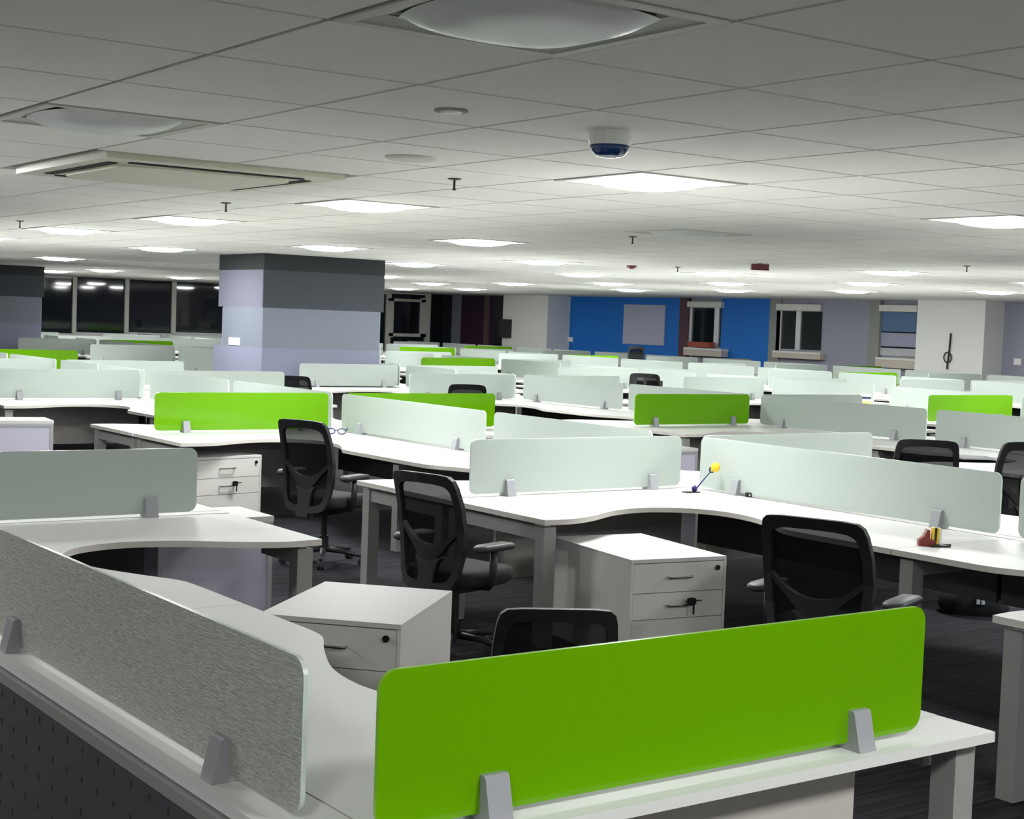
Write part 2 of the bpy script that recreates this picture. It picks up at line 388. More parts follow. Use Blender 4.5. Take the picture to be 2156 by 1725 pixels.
bd = patchU('notice_board', 1314, 641, 1397, 728, .07, 'board', parent=None, th=.035); del bd['kind']; tag(bd, 'plain lavender-grey board on the blue wall', 'board')
def windowU(n, x0, x1, ytop, ybox, ybot, ysill, mull, stripes=None):
    t = link('window_%d' % n, None); t['kind'] = 'structure'
    patchU('pane', x0, ybox, x1, ybot, .02, 'night', parent=t)
    patchU('blind_box', x0, ytop, x1, ybox, .16, 'blind', parent=t)
    patchU('window_sill', x0 - 8, ybot, x1, ysill, .30, 'beige', parent=t)
    patchU('sill_edge', x0 - 8, ybot, x1, ybot + 9, .32, 'blind', parent=t)
    for mx in mull: patchU('mullion', mx - 3, ybox, mx + 3, ybot, .06, 'alu', parent=t)
    if stripes:
        for k, (ya, yb, m) in enumerate(stripes): patchU('blind_stripe', x0, ya, x1, yb, .05, m, parent=t)
windowU(1, 1447, 1518, 635, 648, 731, 752, (1451, 1508))
windowU(2, 1634, 1727, 640, 655, 738, 758, (1639, 1680))
windowU(3, 1851, 1930, 642, 657, 752, 778, (), [(657, 700, 'blindblue'), (700, 732, 'blindlav'), (732, 752, 'blindgrey')])
a = on_u(1447, 730, UW - .3); b = on_u(1492, 730, UW - .3)
t = thing('storage_box', 'flat brick red box on the sill of the leftmost blue-wall window', 'box', (UW - .3, b.y, on_u(1470, 731, UW - .32).z))
link('body', MB().box(0, 0, 0, .22, a.y - b.y, .12).me('body', 'red'), t); link('lid', MB().box(-.01, -.01, .12, .23, a.y - b.y + .01, .15).me('lid', 'red'), t)
# end wall: windows at the left and behind the pillar, purple wall, white corner
def windowV(n, xs, ytop, ybot, inner=None):
    t = link('window_%d' % n, None); t['kind'] = 'structure'
    for k in range(len(xs) - 1):
        patchV('pane', xs[k], ytop, xs[k + 1], ybot, .02, 'night', parent=t)
        patchV('mullion', xs[k] - 3, ytop, xs[k] + 3, ybot, .10, 'blind', parent=t)
    patchV('head', xs[0], ytop - 12, xs[-1], ytop, .06, 'darkscreen', parent=t)
    if inner:
        x0, y0, x1, y1 = inner
        for a in ((x0, y0, x1, y0 + 9), (x0, y1 - 9, x1, y1), (x0, y0, x0 + 9, y1), (x1 - 9, y0, x1, y1)): patchV('sash_frame', *a, .12, 'blind', parent=t)
windowV(4, [60, 155, 265, 364, 470], 583, 702)
windowV(5, [770, 815, 898, 972], 618, 738, (815, 628, 893, 710))
patchU('purple_panel', 972, 630, 1056, 740, .04, 'purple', True)
patchU('brown_strip', 1020, 630, 1027, 740, .06, 'brown', True)
patchU('dark_strip', 1040, 630, 1056, 740, .08, 'darkscreen', True)
patchU('white_column', 1060, 630, 1150, 740, .95, 'whitewall', True)
A, B = on_u(1054, 672, UW - 1.06), on_u(1071, 711, UW - 1.06)
t = tag(link('wall_monitor', MB().box(UW - 1.12, A.y, B.z, UW - .952, B.y, A.z).me('wall_monitor', 'darkscreen')), 'dark grey wall monitor beside the purple wall', 'monitor')
def plateU(px, py, wv, hz, label, u=UW):
    a = on_u(px, py, u); tag(link('socket_plate', MB().box(-.04, -wv / 2, -hz / 2, 0, wv / 2, hz / 2).me('socket_plate', 'plateW'), None, (u, a.y, a.z)), label, 'socket')
plateU(1202, 715, .26, .15, 'white socket plate on the blue wall near its left end', UW - .03)
plateU(2144, 762, .2, .15, 'white switch plate on the lavender wall at far right')
# cord with a loop hanging on the white column
uc = UW - .73
pts = [on_u(x, y, uc) for x, y in ((2003, 702), (2001, 725), (1999, 745), (1996, 765), (1995, 778))]
lp = [on_u(1996 + 8 * math.cos(k * math.pi / 6), 753 + 11 * math.sin(k * math.pi / 6), uc) for k in range(12)]
t = thing('hanging_cord', 'black cord with a loop hanging on the white column at right', 'cord', (uc, pts[0].y, pts[0].z))
o3 = Vector((uc, pts[0].y, pts[0].z))
link('cord', MB().tube([p - o3 - Vector((.02, 0, 0)) for p in pts], .022, 6).me('cord', 'keyblack'), t)
link('loop', MB().tube([p - o3 - Vector((.02, 0, 0)) for p in lp], .014, 6, True).me('loop', 'keyblack'), t)

# ------------------------------------------------------------------ workstations
TOP = .74
def contour(Lb):
    """inner edge of an L-shaped top from the wing tip to the spine end; a along the wing, b along the spine"""
    s = min(1.80, Lb - .35)
    P = [(2.06, 1.06), (1.86, 1.07), (1.66, 1.0), (1.40, .86), (1.15, .80), (.93, .86), (.79, 1.0), (.74, 1.18), (.77, s - .38 if s > 1.6 else 1.25), (.88, s - .12), (.97, s + .06), (.985, s + .22)]
    P = [p for k, p in enumerate(P) if k < 8 or p[1] > 1.19]
    return spline(P, 5) + [(.985, Lb)]
def desk_meshes(su, sv, Lb, a0, b0, far, skip=False):
    key = (su, sv, round(Lb, 2), a0, b0, far, skip)
    def make():
        ccw = su * sv > 0
        def fix(poly): q = [(su * x, sv * y) for x, y in poly]; return q if ccw else q[::-1]
        def bx(mb, x0, y0, z0, x1, y1, z1): mb.box(su * x0, sv * y0, z0, su * x1, sv * y1, z1); return mb
        c = contour(Lb); P = []
        e = .118
        P.append(('worktop', MB().prism(fix([(e, e), (2.06, e)] + c + [(e, Lb)]), TOP - .03, TOP).me('worktop', 'top')))
        edged(P[-1][1], 'edge')
        P.append(('cable_cover', bx(MB(), a0, b0, TOP - .03, 2.06, e - .004, TOP - .001).me('cable_cover', 'top')))
        P.append(('cable_cover', bx(MB(), a0, e, TOP - .03, e - .004, Lb, TOP - .001).me('cable_cover', 'top')))
        L = .042
        for (x, y) in ((1.99, .98), (1.99, .08 if b0 >= 0 else .0), (.90, Lb - .07)):
            if skip and x > 1.9 and y < .2: continue
            if sv < 0 and x < 1: continue          # the neighbour's leg carries this end
            P.append(('leg', bx(MB(), x - L, y - L, 0, x + L, y + L, TOP - .05).me('leg', 'steel')))
        if far: P = P[:4]
        else:
            P.append(('crossbar', bx(MB(), 1.99 - .03, .6 if skip else .08, TOP - .13, 1.99 + .03, .98, TOP - .055).me('crossbar', 'steel')))
            if sv > 0: P.append(('crossbar', bx(MB(), .08, Lb - .1, TOP - .13, .9, Lb - .04, TOP - .055).me('crossbar', 'steel')))
            P.append(('spacer', bx(MB(), 1.97, .9, TOP - .05, 2.01, 1.0, TOP - .03).me('spacer', 'alu')))
        P.append(('modesty_panel', bx(MB(), .035, .16, .38, .06, Lb - .012, TOP - .035).me('modesty_panel', 'modesty')))
        if skip: P.append(('wing_panel', bx(MB(), .12, .035, .18, 1.55, .06, TOP - .035).me('wing_panel', 'modesty')))
        else: P.append(('wing_panel', bx(MB(), .12, .035, .22, 1.62, .06, TOP - .035).me('wing_panel', 'lightmod')))
        return P
    return cached(key, make)
SIDE = {(-1, -1): 'left near', (-1, 1): 'left far', (1, -1): 'right near', (1, 1): 'right far'}
DESKN = {(0, 1, 1, 1): 'white L-shaped desk behind the lime and grey foreground screens', (0, 2, 1, -1): 'white L-shaped desk with curved cut-out at left, in front of frosted screen',
         (1, 2, -1, -1): 'white L-shaped desk under the two central frosted screens', (1, 3, -1, -1): 'white L-shaped desk carrying the lime screen left of the mesh chair',
         (1, 1, -1, 1): 'white desk whose corner juts in at the right edge, foreground', (0, 2, 1, 1): 'white desk just behind the frosted screen at left'}
def desk(U, V, su, sv, Lb, iu, iv, a0=.012, b0=.012):
    corners = [(U + su * a, V + sv * b, z) for a in (0, 2.06) for b in (0, Lb) for z in (.2, TOP)]
    if not seen(corners, 60): return
    far = proj(U + su, V + sv, TOP)[2] > 17
    lab = DESKN.get((iu, iv, su, sv)) or 'white L-shaped desk, %s row from camera, %s crossing, %s corner' % (ORD[iu], ORD[iv - 1], SIDE[(su, sv)])
    t = thing('corner_desk', lab, 'desk', (U, V, 0), 0, 'white L-shaped desks')
    for nm, me in desk_meshes(su, sv, Lb, a0, b0, far, (iu, iv) == (0, 2)): link(nm, me, t)
    return t
def clamp_mesh():
    def mk():
        mb = MB(); w2 = .032
        prof = [(-.05, 0), (.05, 0), (.026, .10), (.02, .105), (-.02, .105), (-.026, .10)]
        return mb.prism(prof, -w2, w2, 'x').me('clamp', 'clamp')
    return cached('clamp', mk)
def screen(axis, c, s0, s1, m, label, h=.345, z=TOP, r=.045):
    """axis 'u': runs along u at v=c; axis 'v': runs along v at u=c"""
    if s0 > s1: s0, s1 = s1, s0
    L = s1 - s0; mid = (s0 + s1) / 2
    loc = (mid, c, z) if axis == 'u' else (c, mid, z); rz = 0 if axis == 'u' else math.pi / 2
    ends = [(s0, c, z), (s1, c, z), (s0, c, z + h)] if axis == 'u' else [(c, s0, z), (c, s1, z), (c, s0, z + h)]
    if not seen(ends, 40): return
    t = thing('desk_screen', label, 'desk screen', loc, rz, ('lime' if m == 'green' else 'frosted') + ' desk screens')
    me = cached(('pane', round(L, 3), m, h, r), lambda: edged(MB().prism(rrect(-L / 2, .018, L / 2, h + .018, r), -.006, .006, 'y').me('pane', m), 'limeedge' if m == 'green' else 'frostedge'))
    link('pane', me, t)
    for fx in (-.5 * L + .17 * L, .5 * L - .15 * L): link('clamp', clamp_mesh(), t, (fx, 0, 0))
    return t
US = [1.535, 7.172, 12.794, 17.8, 22.9, 27.6]
VS = [None, 2.697, 7.692, 12.881, 17.643, 20.85, 25.3, 29.9, 34.5, 38.4, 42.6]
VFIX = {(0, 2): 7.63, (1, 2): 7.82}
GREEN = {(0, 1, 'R'), (1, 3, 'L'), (1, 3, 'R'), (2, 3, 'L'), (3, 3, 'L'), (1, 6, 'R'), (3, 6, 'L'), (5, 6, 'R'), (4, 5, 'R'), (4, 7, 'R'), (2, 8, 'R'), (2, 9, 'L'), (4, 8, 'L'), (5, 9, 'L')}
SCRN = {(0, 1, 'R'): 'large lime green glass desk screen filling the foreground', (0, 1, 'S+'): 'grey streaked frosted desk screen seen from behind, lower left',
        (0, 2, 'R'): 'pale frosted glass desk screen at the left edge over the curved desk', (1, 2, 'L'): 'pale frosted desk screen at the centre, beside the mesh chair',
        (1, 2, 'S-'): 'long pale frosted desk screen on the right behind the yellow-headed stick', (1, 2, 'R'): 'white frosted screen right behind the yellow-headed stick\'s screen',
        (1, 3, 'L'): 'lime green desk screen in front of the striped pillar', (1, 3, 'R'): 'lime green desk screen half hidden behind a pale frosted screen',
        (1, 3, 'S-'): 'pale frosted desk screen beside the navy eyeglasses', (1, 2, 'S+'): 'pale frosted screen half hidden behind the central frosted one',
        (2, 3, 'L'): 'lime green desk screen right of centre', (3, 3, 'L'): 'lime green desk screen cut by the right photo edge',
        (2, 3, 'S-'): 'long pale frosted desk screen right of the centre-right lime screen', (1, 4, 'L'): 'wide white frosted desk screen at left below the far windows',
        (1, 1, 'S+'): 'pale frosted desk screen whose end shows at the right edge'}
for iu, U in enumerate(US):
    for iv in range(1, len(VS)):
        V = VFIX.get((iu, iv), VS[iv])
        lo = VS[iv] - (VS[iv - 1] if iv > 1 else VS[iv] - 5); hi = (VS[iv + 1] if iv + 1 < len(VS) else VS[iv] + 5) - VS[iv]
        Lm, Lp = lo / 2 - .003 + (V - VS[iv]), hi / 2 - .003 - (V - VS[iv])
        if iv == len(VS) - 1: Lp = 2.2
        if iu == 2 and iv == 8: Lp = 1.55            # the second pillar interrupts the row
        if iu == 2 and iv == 9: Lm = 38.4 - 37.75 + .6
        for su in (-1, 1):
            if iu == 0 and su == -1: continue
            for sv, Lb in ((-1, Lm), (1, Lp)):
                if iu == 0 and iv == 1 and sv == -1: continue
                if (iu, iv, su, sv) in ((2, 5, -1, 1), (2, 9, -1, -1), (5, 8, 1, 1), (5, 9, 1, -1), (5, 9, 1, 1), (5, 10, 1, -1), (5, 10, 1, 1)): continue   # pillars stand there
                a0 = -.075 if iu == 0 else .012; b0 = -.085 if (iu == 0 and iv == 1) else .012
                desk(U, V, su, sv, max(Lb, 1.2), iu, iv, a0, b0)
            k = 'L' if su < 0 else 'R'; wm = 'green' if (iu, iv, k) in GREEN else 'frost'
            lab = SCRN.get((iu, iv, k)) or '%s desk screen on the %s wing, %s row from camera, %s crossing' % ('lime green' if wm == 'green' else 'frosted', 'left' if su < 0 else 'right', ORD[iu], ORD[iv - 1])
            if iu == 5 and iv >= 9 and su == 1: continue
            e0, e1 = (.085, 1.83) if (iu, iv) == (0, 1) else (.10, 1.86)
            screen('u', V, U + su * e0, U + su * e1, wm, lab)
        for sv, Lb, k in ((-1, Lm, 'S-'), (1, Lp, 'S+')):
            if iu == 0 and iv == 1 and sv == -1: continue
            lab = SCRN.get((iu, iv, k)) or 'frosted desk screen along the spine, %s row from camera, %s side of %s crossing' % (ORD[iu], 'near' if sv < 0 else 'far', ORD[iv - 1])
            m_ = 'frostgrey' if (iu, iv, k) == (0, 1, 'S+') else 'frost'
            uu = U
            s0 = .16 if iu == 0 else (.42 if (iu, iv, k) == (1, 2, 'S+') else .10)
            screen('v', uu, V + sv * s0, V + sv * (Lb - (.15 if iu == 3 else .06)), m_, lab)

# dark perforated back sheet under the grey screen, with slotted holes
def perforated(L, H, dx, dz, rx, rz_, th):
    mb = MB(); nx, nz = int(L / dx), int(H / dz); v = []; f = []
    for a in range(nx):
        for b_ in range(nz):
            x, z = a * dx, b_ * dz; o = len(v); hole = True
            out = [(x, z), (x + dx / 2, z), (x + dx, z), (x + dx, z + dz / 2), (x + dx, z + dz), (x + dx / 2, z + dz), (x, z + dz), (x, z + dz / 2)]
            if hole:
                ring = [(x + dx / 2 + rx * math.cos(math.radians(-135 + 45 * k)), z + dz / 2 + rz_ * math.sin(math.radians(-135 + 45 * k))) for k in range(8)]
                v += [(0, p[0], p[1]) for p in out] + [(0, p[0], p[1]) for p in ring] + [(th, p[0], p[1]) for p in ring]
                f += [(o + k, o + 8 + k, o + 8 + (k + 1) % 8, o + (k + 1) % 8) for k in range(8)]
                f += [(o + 8 + k, o + 16 + k, o + 16 + (k + 1) % 8, o + 8 + (k + 1) % 8) for k in range(8)]
            else:
                v += [(0, p[0], p[1]) for p in out]; f.append(tuple(o + k for k in range(8))[::-1])
    mb.add(v, f); return mb
t = thing('perforated_back_panel', 'charcoal perforated metal back panel below the grey streaked screen', 'panel', (1.455, 2.62, .16))
link('sheet', perforated(4.84, .52, .118, .0855, .0082, .0125, .01).me('sheet', 'perf'), t)
link('backing', MB().box(.011, 0, 0, .018, 4.84, .513).me('backing', 'hole'), t)
link('top_rail', MB().box(-.014, 0, .513, .018, 4.84, .545).me('top_rail', 'steel'), t)

# ------------------------------------------------------------------ storage: pedestals and framed cabinets
def pedestal(label, loc, rz, w, d, h, keys=False, n=(.18, .16, .26)):
    t = thing('drawer_pedestal', label, 'pedestal', loc, rz, 'white drawer pedestals')
    link('body', MB().box(-w / 2, -d / 2 + .018, .03, w / 2, d / 2, h - .02).me('body', 'ped'), t)
    link('top', MB().box(-w / 2, -d / 2, h - .02, w / 2, d / 2, h).me('top', 'pedtop'), t)
    for sx in (-1, 1): link('side_edge', MB().box(sx * w / 2, -d / 2 - .001, .03, sx * (w / 2 - .016), -d / 2 + .018, h - .022).me('side_edge', 'ped'), t)
    z = h - .025
    tot = sum(n)
    for k, fr in enumerate(n):
        hh = (h - .06) * fr / tot; z1 = z; z0 = z - hh + .004; z -= hh
        dr = link('drawer', MB().box(-w / 2 + .018, -d / 2, z0, w / 2 - .018, -d / 2 + .018, z1).me('drawer', 'ped'), t)
        zc = z0 + (z1 - z0) * .52; hw = .075
        y = -d / 2
        link('handle', MB().tube([(-hw, y, zc), (-hw, y - .022, zc), (-hw + .01, y - .03, zc), (hw - .01, y - .03, zc), (hw, y - .022, zc), (hw, y, zc)], .0055, 6).me('handle', 'chrome'), dr)
        if keys and k == 1:
            kb = MB().prism(rrect(hw - .045, zc + .0, hw + .01, zc + .042, .016), y - .05, y - .036, 'y')
            kb.box(hw - .006, y - .045, zc - .05, hw + .004, y - .04, zc + .01).box(hw + .005, y - .045, zc + .022, hw + .05, y - .04, zc + .028)
            link('keys', kb.me('keys', 'keyblack'), dr)
    lk = MB(); lk.add(*cyl_y(w / 2 - .06, -d / 2, h - .06, .014, .012)); link('lock', lk.me('lock', 'lockm'), t)
    return t
def cyl_y(x, y, z, r, l, n=14):
    v = [(x + r * math.cos(k * 2 * math.pi / n), y + (0 if e == 0 else -l), z + r * math.sin(k * 2 * math.pi / n)) for e in (0, 1) for k in range(n)]
    f = [(k, (k + 1) % n, n + (k + 1) % n, n + k) for k in range(n)] + [tuple(range(n, 2 * n))]
    return v, f
def ped_from_corners(label, fl, fr, bl, h, keys=False, **kw):
    """front-left, front-right, back-left top corners as pixels"""
    a, b_, c_ = on_z(*fl, h), on_z(*fr, h), on_z(*bl, h)
    x = b_ - a; wd = x.length; ang = math.atan2(x.y, x.x); nrm = Vector((-math.sin(ang), math.cos(ang), 0)); d = abs((c_ - a).dot(nrm))
    ce = (a + b_) / 2 + nrm * d / 2
    return pedestal(label, (ce.x, ce.y, 0), ang, wd, d, h, keys, **kw)
ped_from_corners('white drawer pedestal with bunch of keys on its handle, centre right', (1330, 1180), (1530, 1171), (1165, 1130), .60, True)
ped_from_corners('white drawer pedestal with its top turned towards us, lower left', (545, 1292), (845, 1316), (678, 1224), .63)
ped_from_corners('white drawer pedestal under the desk with the left lime screen', (404, 965), (551, 958), (358, 948), .60, True)
def framed_cabinet(label, loc, rz, w, d, h):
    t = thing('framed_cabinet', label, 'cabinet', loc, rz, 'lavender framed cabinets')
    link('body', MB().box(0, .012, 0, w, d, h - .03).me('body', 'lav'), t)
    link('top', MB().box(-.005, -.005, h - .03, w + .005, d, h).me('top', 'top'), t)
    link('door', MB().box(.03, 0, .09, w - .03, .012, h - .06).me('door', 'lav'), t)
    for a in ((0, w, .06, .09), (0, w, h - .06, h - .03)): link('frame_rail', MB().box(a[0], -.006, a[2], a[1], .012, a[3]).me('rail', 'alu'), t)
    for a in (0, w - .03): link('frame_stile', MB().box(a, -.006, .09, a + .03, .012, h - .06).me('stile', 'alu'), t)
a = on_z(568, 1072, TOP)
framed_cabinet('lavender cabinet with aluminium frame beside the curved left desk', (3.2, 7.67, 0), 0, .68, .45, TOP - .035)
a = on_z(105, 884, .66)
framed_cabinet('lavender cabinet with aluminium frame at the far left edge', (a.x - 1.0, a.y, 0), math.radians(-8), 1.0, .5, .66)
a = on_z(1486, 925, .70)
framed_cabinet('lavender cabinet glimpsed between the two central frosted screens', (a.x - .72, a.y - .12, 0), 0, .5, .3, .62)

# ------------------------------------------------------------------ chairs
def chair_meshes():
    D = []
    def yb(z):  # backrest profile: lumbar bulge, leaning back at the top
        t = (z - .40) / .64
        return -.235 + .035 * math.sin(t * math.pi * .9) - .085 * t * t
    half = [(.13, .395), (.172, .415), (.202, .48), (.224, .60), (.235, .74), (.232, .88), (.222, .98), (.212, 1.018), (.19, 1.04), (.13, 1.048), (0, 1.05)]
    hin = [(.10, .44), (.142, .455), (.168, .50), (.186, .60), (.196, .74), (.193, .87), (.184, .945), (.172, .968), (.15, .982), (.10, .990), (0, .993)]
    def loop(h, zb): return [(x, z) for x, z in h] + [(-x, z) for x, z in h[-2::-1]] + [(-.06, zb), (0, zb), (.06, zb)]
    def P3(x, z, dy): return (x, yb(z) + .03 * (x / .23) ** 2 + dy, z)
    def strip(A, B, closed, th=.024):
        """plate between two edge curves, following the curve of the back"""
        n_ = len(A); v = [P3(x, z, -th / 2) for x, z in A] + [P3(x, z, -th / 2) for x, z in B] + [P3(x, z, th / 2) for x, z in A] + [P3(x, z, th / 2) for x, z in B]; f = []
        for k in range(n_ if closed else n_ - 1):
            j = (k + 1) % n_
            f += [(k, n_ + k, n_ + j, j), (2 * n_ + k, 2 * n_ + j, 3 * n_ + j, 3 * n_ + k), (k, j, 2 * n_ + j, 2 * n_ + k), (n_ + k, 3 * n_ + k, 3 * n_ + j, n_ + j)]
        if not closed: f += [(0, 2 * n_, 3 * n_, n_), (n_ - 1, 2 * n_ - 1, 4 * n_ - 1, 3 * n_ - 1)]
        return MB().add(v, f)
    D.append(('back_frame', strip(loop(half, .388), loop(hin, .437), True, .032).me('back_frame', 'black')))
    mb = MB(); rows = [.42 + k * (1.0 - .42) / 14 for k in range(15)]; v = []; f = []
    def hw(z):
        for (x0, z0), (x1, z1) in zip(half, half[1:]):
            if z0 <= z <= z1: return (x0 + (x1 - x0) * (z - z0) / (z1 - z0) if z1 > z0 else x0) - .02
        return .11
    for z in rows:
        w_ = hw(z)
        for k in range(9):
            x = -w_ + 2 * w_ * k / 8; v.append(P3(x, z, .004))
    for r_ in range(14):
        for k in range(8): f.append((r_ * 9 + k, r_ * 9 + k + 1, (r_ + 1) * 9 + k + 1, (r_ + 1) * 9 + k))
    D.append(('back_mesh', mb.add(v, f).me('back_mesh', 'mesh', True)))
    xs = [-.2 + .4 * k / 16 for k in range(17)]
    zt = lambda x: .645 + .115 * (abs(x) / .2) ** 2.2
    D.append(('lumbar_bar', strip([(x, zt(x)) for x in xs], [(x, zt(x) - .035 - .055 * max(0, 1 - (abs(x) / .13) ** 2)) for x in xs], False, .03).me('lumbar_bar', 'black')))
    zs_ = [.36, .42, .48, .54, .575]
    D.append(('back_stem', strip([(-w_, z) for z, w_ in zip(zs_, (.05, .052, .055, .065, .09))], [(w_, z) for z, w_ in zip(zs_, (.05, .052, .055, .065, .09))], False, .034).me('back_stem', 'black')))
    seat = MB(); v = []; f = []; N = 28
    for z, s in ((.41, .86), (.425, .96), (.455, 1.0), (.485, .98), (.498, .90), (.503, .6)):
        for k in range(N):
            t = k * 2 * math.pi / N; cs, sn = math.cos(t), math.sin(t)
            x = math.copysign(abs(cs) ** .55, cs) * .25 * s; y = math.copysign(abs(sn) ** .55, sn) * .245 * s + .03
            v.append((x, y, z + .012 * (abs(x) / .25) ** 2 * (1 if z > .47 else 0)))
    for r_ in range(5):
        for k in range(N): f.append((r_ * N + k, r_ * N + (k + 1) % N, (r_ + 1) * N + (k + 1) % N, (r_ + 1) * N + k))
    f += [tuple(range(N))[::-1], tuple(5 * N + k for k in range(N))]
    D.append(('seat', seat.add(v, f).me('seat', 'blackseat', True)))
    D.append(('tilt_mechanism', MB().box(-.09, -.24, .36, .09, .12, .41).me('mech', 'black')))
    for sx in (-1, 1):
        D.append(('arm_post', MB().tube([(sx * .15, -.02, .40), (sx * .25, -.02, .41), (sx * .285, -.03, .45), (sx * .292, -.03, .64)], [.018, .02, .026, .024], 8, False, .7).me('arm_post', 'black', True)))
        pad = MB(); P = rrect(-.045, -.15, .045, .13, .04, 5); v = []
        for z, s in ((.636, .8), (.645, 1), (.662, 1), (.672, .82)): v += [(sx * .292 + p[0] * s, p[1] * (s + 1) / 2 * 1.0 - .02, z - .012 * (abs(p[1]) / .15) ** 2) for p in P]
        n_ = len(P); f = [(r_ * n_ + k, r_ * n_ + (k + 1) % n_, (r_ + 1) * n_ + (k + 1) % n_, (r_ + 1) * n_ + k) for r_ in range(3) for k in range(n_)]
        f += [tuple(range(n_))[::-1], tuple(3 * n_ + k for k in range(n_))]
        D.append(('armrest', pad.add(v, f).me('armrest', 'armpad', True)))
    D.append(('gas_lift', MB().lathe([(.034, .09), (.034, .2), (.022, .2), (.022, .37)], 14).me('gas_lift', 'black')))
    for k in range(5):
        t = math.radians(90 + 72 * k); c, s = math.cos(t), math.sin(t)
        D.append(('base_leg', MB().tube([(c * .02, s * .02, .105), (c * .15, s * .15, .095), (c * .30, s * .30, .072)], [.028, .022, .016], 8, False, .8).me('base_leg', 'black', True), k))
        cs = MB()
        for off in (-.022, .004):
            v = []; f = []
            for e in (0, 1):
                for q in range(12):
                    a = q * 2 * math.pi / 12; rr = .028
                    px, pz = rr * math.cos(a), .028 + rr * math.sin(a); lat = off + e * .018
                    v.append((c * (.30 + px) - s * lat, s * (.30 + px) + c * lat, pz))
            f = [(q, (q + 1) % 12, 12 + (q + 1) % 12, 12 + q) for q in range(12)] + [tuple(range(12))[::-1], tuple(range(12, 24))]
            cs.add(v, f)
        D.append(('caster', cs.me('caster', 'black'), k))
    return D
CH = chair_meshes()
def chair(label, px, py, heading, ztop=1.046, sc=1.0, u=None):
    """top centre of the backrest at a pixel; heading = world direction the sitter faces (degrees)"""
    h = math.radians(heading); fwd = Vector((math.cos(h), math.sin(h), 0))
    if u is not None:
        d = ray(px, py); k = (u - fwd.x * .30 * sc) / d.x; p = d * k; ztop = CAMZ + p.z; p.z = 0
    else: p = on_z(px, py, ztop)
    o_ = p + fwd * .30 * sc
    t = thing('office_chair', label, 'chair', (o_.x, o_.y, 0), h - math.pi / 2, 'black mesh office chairs')
    zs_ = ztop / 1.046; t.scale = (sc, sc, zs_)
    last = None
    for d in CH:
        if d[0] == 'caster': link('caster', d[1], last)
        else:
            q = link(d[0], d[1], t)
            if d[0] == 'base_leg': last = q
            if d[0] == 'armrest': q['label'] = 'dark grey padded armrest'
    return t
chair('black mesh office chair in front of the left lime screen', 632, 885, 22, 1.08, 1.03)
chair('black mesh office chair between the two white pedestals, by the central desk', 886, 996, 14, 1.02, 1.03)
chair('black mesh office chair behind the right end of the foreground lime screen', 1708, 1092, 20, 1.0, 1.16)
chair('black chair whose backrest top peeks over the foreground lime screen', 1178, 1283, 60, .86, .95)
chair('black mesh office chair behind the long right frosted screen', 1955, 927, 46, 1.08, 1.1, u=9.95)
chair('black mesh office chair cut by the right photo edge', 2180, 932, 60, 1.08, 1.1, u=9.95)
chair('black chair top between the striped pillar and a frosted screen', 620, 792, 50, 1.06, 1.0, u=10.0)
chair('black chair top behind the half-hidden lime screen', 985, 810, 60, 1.06, 1.0, u=9.98)
chair('black mesh chair behind the centre-right lime screen', 1357, 787, 40, 1.08, 1.05, u=15.35)
chair('tiny black chair in front of the blue wall', 1340, 729, 54, 1.29, .9, u=25.26)

# ------------------------------------------------------------------ small things
def at(px, py, z=TOP): return on_z(px, py, z)
# dark monitor at the far desk
p = at(1377, 836); t = thing('monitor', 'dark monitor with pale edge beside the centre-right black chair', 'monitor', (p.x, p.y, TOP), math.radians(-30))
link('screen', MB().box(-.13, -.012, .06, .13, .012, .26).me('screen', 'darkscreen'), t); link('bezel', MB().box(-.135, .0, .055, .135, .014, .265).me('bezel', 'alu'), t)
link('stand', MB().box(-.03, -.01, .012, .03, .02, .07).box(-.09, -.06, 0, .09, .07, .012).me('stand', 'black'), t)
# stick with a yellow head on the central desk
p = at(1462, 1037); t = thing('yellow_headed_stick', 'thin dark stick with a yellow head standing on the central desk', 'desk toy', (p.x, p.y, TOP))
rt = Vector((.813, -.581, 0))
q = [Vector((0, 0, .012)), rt * .03 + Vector((0, 0, .05)), rt * .075 + Vector((0, 0, .11)), rt * .105 + Vector((0, 0, .145))]
link('stick', MB().tube(q, [.007, .005, .004, .004], 6).me('stick', 'navy'), t)
link('foot', MB().box(-.09, -.03, 0, .03, .03, .006).me('foot', 'keyblack'), t)
link('clip', MB().lathe([(.006, .0), (.02, .012), (.02, .03), (.004, .044)], 10).me('clip', 'navy', True), t, (0, 0, .004))
hd = rt * .135 + Vector((0, 0, .175))
link('ring', MB().tube([rt * .112 + Vector((0, 0, .158)) + rt * .016 * math.cos(k * math.pi / 5) + Vector((0, 0, .019 * math.sin(k * math.pi / 5))) for k in range(10)], .005, 6, True).me('ring', 'keyblack'), t)
link('head', MB().lathe([(.004, -.034), (.026, -.022), (.032, 0), (.024, .024), (.004, .034)], 12).me('head', 'yellow', True), t, tuple(hd))
p = at(1576, 1047); t = thing('small_camera', 'tiny black camera-like cube on the central desk', 'gadget', (p.x, p.y, TOP), math.radians(-36))
link('body', MB().prism(rrect(-.022, 0, .022, .03, .007), -.016, .016, 'y').me('body', 'keyblack'), t); link('lens', MB().add(*cyl_y(.004, -.016, .016, .007, .004)).me('lens', 'chrome'), t)
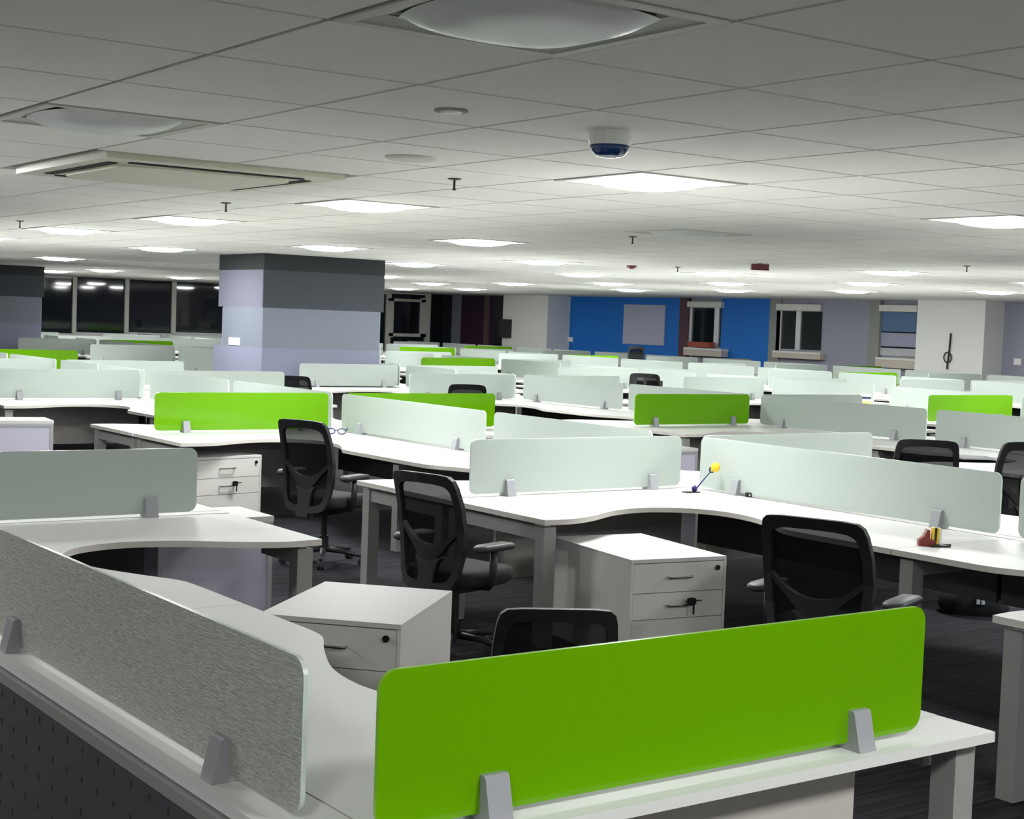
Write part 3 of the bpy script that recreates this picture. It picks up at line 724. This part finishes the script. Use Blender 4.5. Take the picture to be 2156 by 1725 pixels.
# red and yellow desk toy
p = at(1962, 1150); t = thing('desk_toy', 'dark red and yellow striped toy lying on the right desk', 'desk toy', (p.x, p.y, TOP), math.radians(-36))
link('red_shoe', MB().prism([(-.075, 0), (.01, 0), (.015, .03), (-.018, .04), (-.018, .085), (-.032, .09), (-.05, .05), (-.075, .03)], -.022, .022, 'y').me('red_shoe', 'redplastic'), t)
for k, mm in enumerate(('yellow', 'black', 'yellow', 'plateW')):
    link('stripe', MB().prism([(-.008 + k * .013, .012), (.004 + k * .013, .012), (.008 + k * .013, .10 - k * .003), (-.004 + k * .013, .10)], -.018, .018, 'y').me('stripe', mm), t)
link('base', MB().prism([(-.02, -.05), (.09, -.035), (.055, .0), (.11, .03), (.02, .04)], 0, .01).me('base', 'keyblack'), t)
# eyeglasses near the chair
p = at(708, 915); t = thing('eyeglasses', 'navy blue eyeglasses resting on the desk beside the lime screen', 'eyeglasses', (p.x, p.y, TOP), math.radians(-36))
for sx in (-1, 1):
    rim = [(sx * .05 + .038 * math.cos(k * math.pi / 6), 0, .03 + .026 * math.sin(k * math.pi / 6)) for k in range(12)]
    link('rim', MB().tube(rim, .005, 6, True).me('rim', 'navy', True), t)
    link('temple', MB().tube([(sx * .09, 0, .04), (sx * .09, .09, .055), (sx * .085, .15, .03)], .005, 6).me('temple', 'navy', True), t)
link('bridge', MB().tube([(-.014, 0, .035), (0, 0, .042), (.014, 0, .035)], .004, 6).me('bridge', 'navy'), t)
# packet on the far desk
p = Vector((17.45, 15.28, TOP)); t = thing('packaged_box', 'tan packet with white top and navy band on a far desk', 'box', (p.x, p.y, TOP), math.radians(-30))
link('lower', MB().box(-.075, -.05, 0, .075, .05, .13).me('lower', 'tan'), t); link('upper', MB().box(-.073, -.048, .13, .073, .048, .24).me('upper', 'plateW'), t)
link('band', MB().box(-.075, -.052, .165, .075, -.048, .20).me('band', 'navyprint'), t)
p = at(2050, 966); t = thing('paper_tray', 'thin flat grey tray lying beside the right-hand chair', 'tray', (p.x, p.y, TOP), math.radians(-25))
link('tray', MB().prism(rrect(-.17, -.11, .17, .11, .03), 0, .012).me('tray', 'clamp'), t); link('rim', MB().tube([(x, y, .014) for x, y in rrect(-.165, -.105, .165, .105, .03)], .006, 6, True).me('rim', 'steel'), t)
# dark cloth bag on the floor at right
p = on_z(2050, 1290, .0); 
def bag(label, loc, rz, L, W, H):
    t = thing('cloth_bag', label, 'bag', loc, rz)
    v = []; f = []; N = 26
    rnd = random.Random(5)
    for k, (z, s) in enumerate(((0, .92), (.2, 1.0), (.5, .97), (.8, .8), (1.0, .45))):
        for q in range(N):
            a_ = q * 2 * math.pi / N; c, s_ = math.cos(a_), math.sin(a_); j_ = 1 + rnd.uniform(-.05, .05)
            v.append((math.copysign(abs(c) ** .6, c) * L / 2 * s * j_, math.copysign(abs(s_) ** .6, s_) * W / 2 * s * j_, H * z * (1 + .15 * math.sin(a_ * 3))))
    for r_ in range(4):
        for q in range(N): f.append((r_ * N + q, r_ * N + (q + 1) % N, (r_ + 1) * N + (q + 1) % N, (r_ + 1) * N + q))
    f += [tuple(range(N))[::-1], tuple(4 * N + q for q in range(N))]
    link('body', MB().add(v, f).me('body', 'bag', True), t)
    link('strap', MB().tube([(-L * .3, -W * .3, H * .8), (-L * .1, -W * .42, H * 1.05), (L * .12, -W * .42, H * 1.05), (L * .3, -W * .3, H * .8)], .016, 6, False, .5).me('strap', 'blackseat'), t)
    link('print', MB().box(-.03, -W / 2 - .012, H * .42, -.01, -W / 2 + .002, H * .68).box(.0, -W / 2 - .012, H * .42, .022, -W / 2 + .002, H * .68).me('print', 'logo'), t)
bag('black cloth bag with white print on the floor under the right desk', (p.x, p.y, 0), math.radians(-36), .46, .3, .2)
